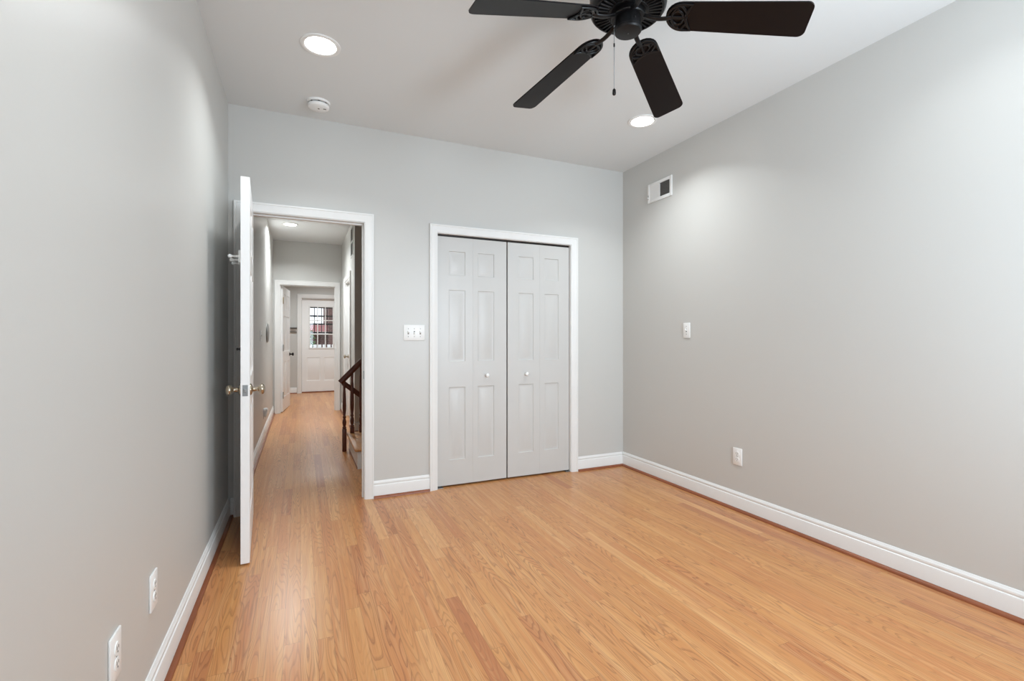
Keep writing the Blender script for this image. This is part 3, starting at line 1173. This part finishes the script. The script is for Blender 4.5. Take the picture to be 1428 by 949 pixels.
# return grille high on the hall's right wall
rg = empty('return_grille', (HR, 6.62, 2.47), (0, 0, radians(-90)))
tag(rg, 'tall grey return air grille high on the hall right wall', 'air vent')
b = new_bm()
w, h, fr = 0.30, 0.40, 0.022
add_box(b, -w / 2, -w / 2 + fr, -.008, 0, -h / 2, h / 2, .002); add_box(b, w / 2 - fr, w / 2, -.008, 0, -h / 2, h / 2, .002)
add_box(b, -w / 2 + fr, w / 2 - fr, -.008, 0, h / 2 - fr, h / 2, .002); add_box(b, -w / 2 + fr, w / 2 - fr, -.008, 0, -h / 2, -h / 2 + fr, .002)
add_box(b, -w / 2 + fr, w / 2 - fr, -.008, 0, -.010, .010, .002)
obj('frame', b, M_TRIM, rg)
b = new_bm()
add_box(b, -w / 2 + fr, w / 2 - fr, -.002, -.0005, -h / 2 + fr, h / 2 - fr)
for k in range(22):
    zc = -h / 2 + fr + (h - 2 * fr) * (k + .5) / 22
    add_box(b, -w / 2 + fr, w / 2 - fr, -.0062, -.0025, zc - .0015, zc + .0015)
obj('louvres', b, M_LOUVRE, rg)

# ------------------------------------------------------------------ stairs going up to the right of the hall
st = empty('staircase', (0.47, 4.48, 0))
tag(st, 'wooden stair with white risers climbing to the right off the hall', 'staircase')
RISE, RUN = 0.188, 0.235
SY0, SY1 = 0.01, 0.84
for k in range(6):
    b = new_bm()
    add_box(b, k * RUN, k * RUN + .018, SY0, SY1, k * RISE, (k + 1) * RISE - .026)
    if k == 0:
        add_box(b, .018, RUN + .018, SY0, SY0 + .018, 0, RISE - .026)
    obj('riser', b, M_TRIM, st)
    b = new_bm()
    add_box(b, k * RUN - .026, (k + 1) * RUN + .016, SY0 - (.022 if k == 0 else 0), SY1, (k + 1) * RISE - .026, (k + 1) * RISE, .009, 3)
    obj('tread', b, M_TREAD, st, smooth=40)
b = new_bm()
add_box(b, -.004, .0, SY0, SY1, 0, .020)
obj('shoe_molding', b, M_SHOE, st)
# wall on the near side of the stair and the hall corner
b = new_bm()
add_box(b, 0.75, XR, 4.38, 4.486, 0, H)
struct('wall_stair', b, M_WALL)

# railing on the far side
rl = empty('stair_railing', (0.42, 5.275, 0))
tag(rl, 'dark wooden stair railing with turned balusters in the hall', 'stair railing')


def baluster_bm(h, sq=0.042, base=0.235):
    b = new_bm()
    add_box(b, -sq / 2, sq / 2, -sq / 2, sq / 2, 0, base, .002)
    s = sq / 2
    z = base
    pr = [(s * .75, z), (s * .95, z + .008), (s * .95, z + .016), (s * .62, z + .026), (s * .80, z + .040), (s * .98, z + .065), (s * .85, z + .090), (s * .55, z + .108),
          (s * .80, z + .118), (s * .80, z + .126), (s * .55, z + .136), (s * .85, z + .20), (s * .92, z + .24), (s * .70, h * .78 + .02), (s * .55, h - .10), (s * .62, h - .04), (s * .66, h)]
    add_lathe(b, pr, 20)
    return b


slope = 1.03
def rail_z(x):                     # underside of the handrail, x from the first baluster
    return 0.735 + slope * x
xs_b = [(0.0, 0.0), (0.078, RISE), (0.168, RISE), (0.285, 2 * RISE), (0.400, 2 * RISE)]
for i, (x, z0) in enumerate(xs_b):
    obj('baluster', baluster_bm(rail_z(x) - z0 + .012, base=0.235 if i == 0 else .06), M_RAILW, rl, smooth=40, loc=(x, -0.0, z0))
b = new_bm()
a0, a1 = Vector((-.042, 0, rail_z(-.042) + .030)), Vector((.62, 0, rail_z(.62) + .030))
add_tube(b, [a0, a0.lerp(a1, .02), a0.lerp(a1, .5), a1], 0.026, 0.030, 14, up=Vector((0, 0, 1)))
obj('handrail', b, M_RAILW, rl, smooth=40)
b = new_bm()
c0, c1 = Vector((-.010, .052, 0.715)), Vector((.86, .052, 0.018))
add_tube(b, [c0, c0.lerp(c1, .02), c0.lerp(c1, .5), c1], 0.020, 0.026, 14)
obj('lower_rail', b, M_RAILW, rl, smooth=40)

# ------------------------------------------------------------------ rear room: small shelf on the wall
b = new_bm()
sh = empty('wall_shelf', (-0.145, END_Y, 1.37))
tag(sh, 'small dark-topped wall shelf left of the back door', 'shelf')
b = new_bm(); add_box(b, -.09, .075, -.10, 0, .032, .050, .002); obj('top', b, M_DARKM, sh)
b = new_bm(); add_box(b, -.08, .065, -.018, 0, -.05, .032, .002); obj('back', b, M_TRIM, sh)
b = new_bm(); add_box(b, -.085, .07, -.030, -.018, -.050, -.030, .002); obj('lower_edge', b, M_PLAQUE, sh)

# ------------------------------------------------------------------ outdoors, seen through the back door's panes
b = new_bm(); add_box(b, -6, 8, 11.42, 30, -0.75, -0.6)
struct('ground', b, M_GROUND)
b = new_bm(); add_box(b, -0.3, 1.3, 11.42, 12.3, -0.6, -0.02)
struct('trim_7', b, M_GROUND, label='concrete stoop outside the back door')
sg = empty('security_grille', (0.435, 11.50, 0))
tag(sg, 'black metal security grille outside the back door panes', 'security grille')
b = new_bm()
for x in (-.255, -.155, -.005, .115, .235, .36):
    add_box(b, x - .008, x + .008, -.008, .008, 1.30, 1.94)
obj('bars', b, M_DARKM, sg)
for z in (1.885, 1.69, 1.51, 1.32):
    b = new_bm(); add_box(b, -.40, .42, -.012, .012, z - .018, z + .018)
    obj('rail', b, M_DARKM, sg)
for s in (-.40, .42):
    b = new_bm(); add_box(b, s - .015, s + .015, -.015, .015, -.02, 2.05)
    obj('post', b, M_DARKM, sg)
bh = empty('brick_house', (0.8, 17.0, -0.6))
tag(bh, 'dark red brick house seen through the back door panes', 'house')
b = new_bm(); add_box(b, 0.05, 4, 0, 4, 0, 6); obj('wall', b, M_BRICK, bh)
b = new_bm(); add_box(b, -4, 0.05, 0.4, 4, 0, 1.95); obj('wall', b, M_BRICK, bh)
b = new_bm(); add_box(b, -4, 0.05, 0.1, 4, 2.02, 2.24); obj('roof', b, M_PINK, bh)
b = new_bm(); add_box(b, -4, 0.05, 0.05, 0.4, 1.95, 2.02); obj('fascia', b, M_TRIM, bh)
fe = empty('picket_fence', (0.4, 14.2, -0.6))
tag(fe, 'low white picket fence outside the back door', 'fence')
for k in range(14):
    b = new_bm(); add_box(b, k * .12 - .8, k * .12 - .8 + .085, 0, .02, 0, 1.62)
    obj('picket', b, M_TRIM, fe)
for z in (.3, 1.35):
    b = new_bm(); add_box(b, -.8, .9, .02, .05, z, z + .08); obj('rail', b, M_TRIM, fe)
bu = empty('garden_shrub', (0.20, 15.4, -0.6))
tag(bu, 'green leafy shrub behind the picket fence', 'shrub')
b = new_bm(); add_tube(b, [(0, 0, 0), (.02, 0, .5), (0, .02, 1.0)], .03); obj('stem', b, M_RAILW, bu)
b = new_bm()
rnd = random.Random(3)
for k in range(700):
    v = Vector((rnd.gauss(0, 1), rnd.gauss(0, 1), rnd.gauss(0, 1))).normalized() * rnd.random() ** .4
    c = Vector((v.x * .27, v.y * .27, 1.35 + v.z * .72))
    d = Vector((rnd.gauss(0, 1), rnd.gauss(0, 1), rnd.gauss(0, 1))).normalized()
    e2 = d.orthogonal().normalized()
    s = .05
    vs = [b.verts.new(c + d * s), b.verts.new(c + e2 * s * .5), b.verts.new(c - d * s), b.verts.new(c - e2 * s * .5)]
    b.faces.new(vs)
obj('foliage', b, M_LEAF, bu)
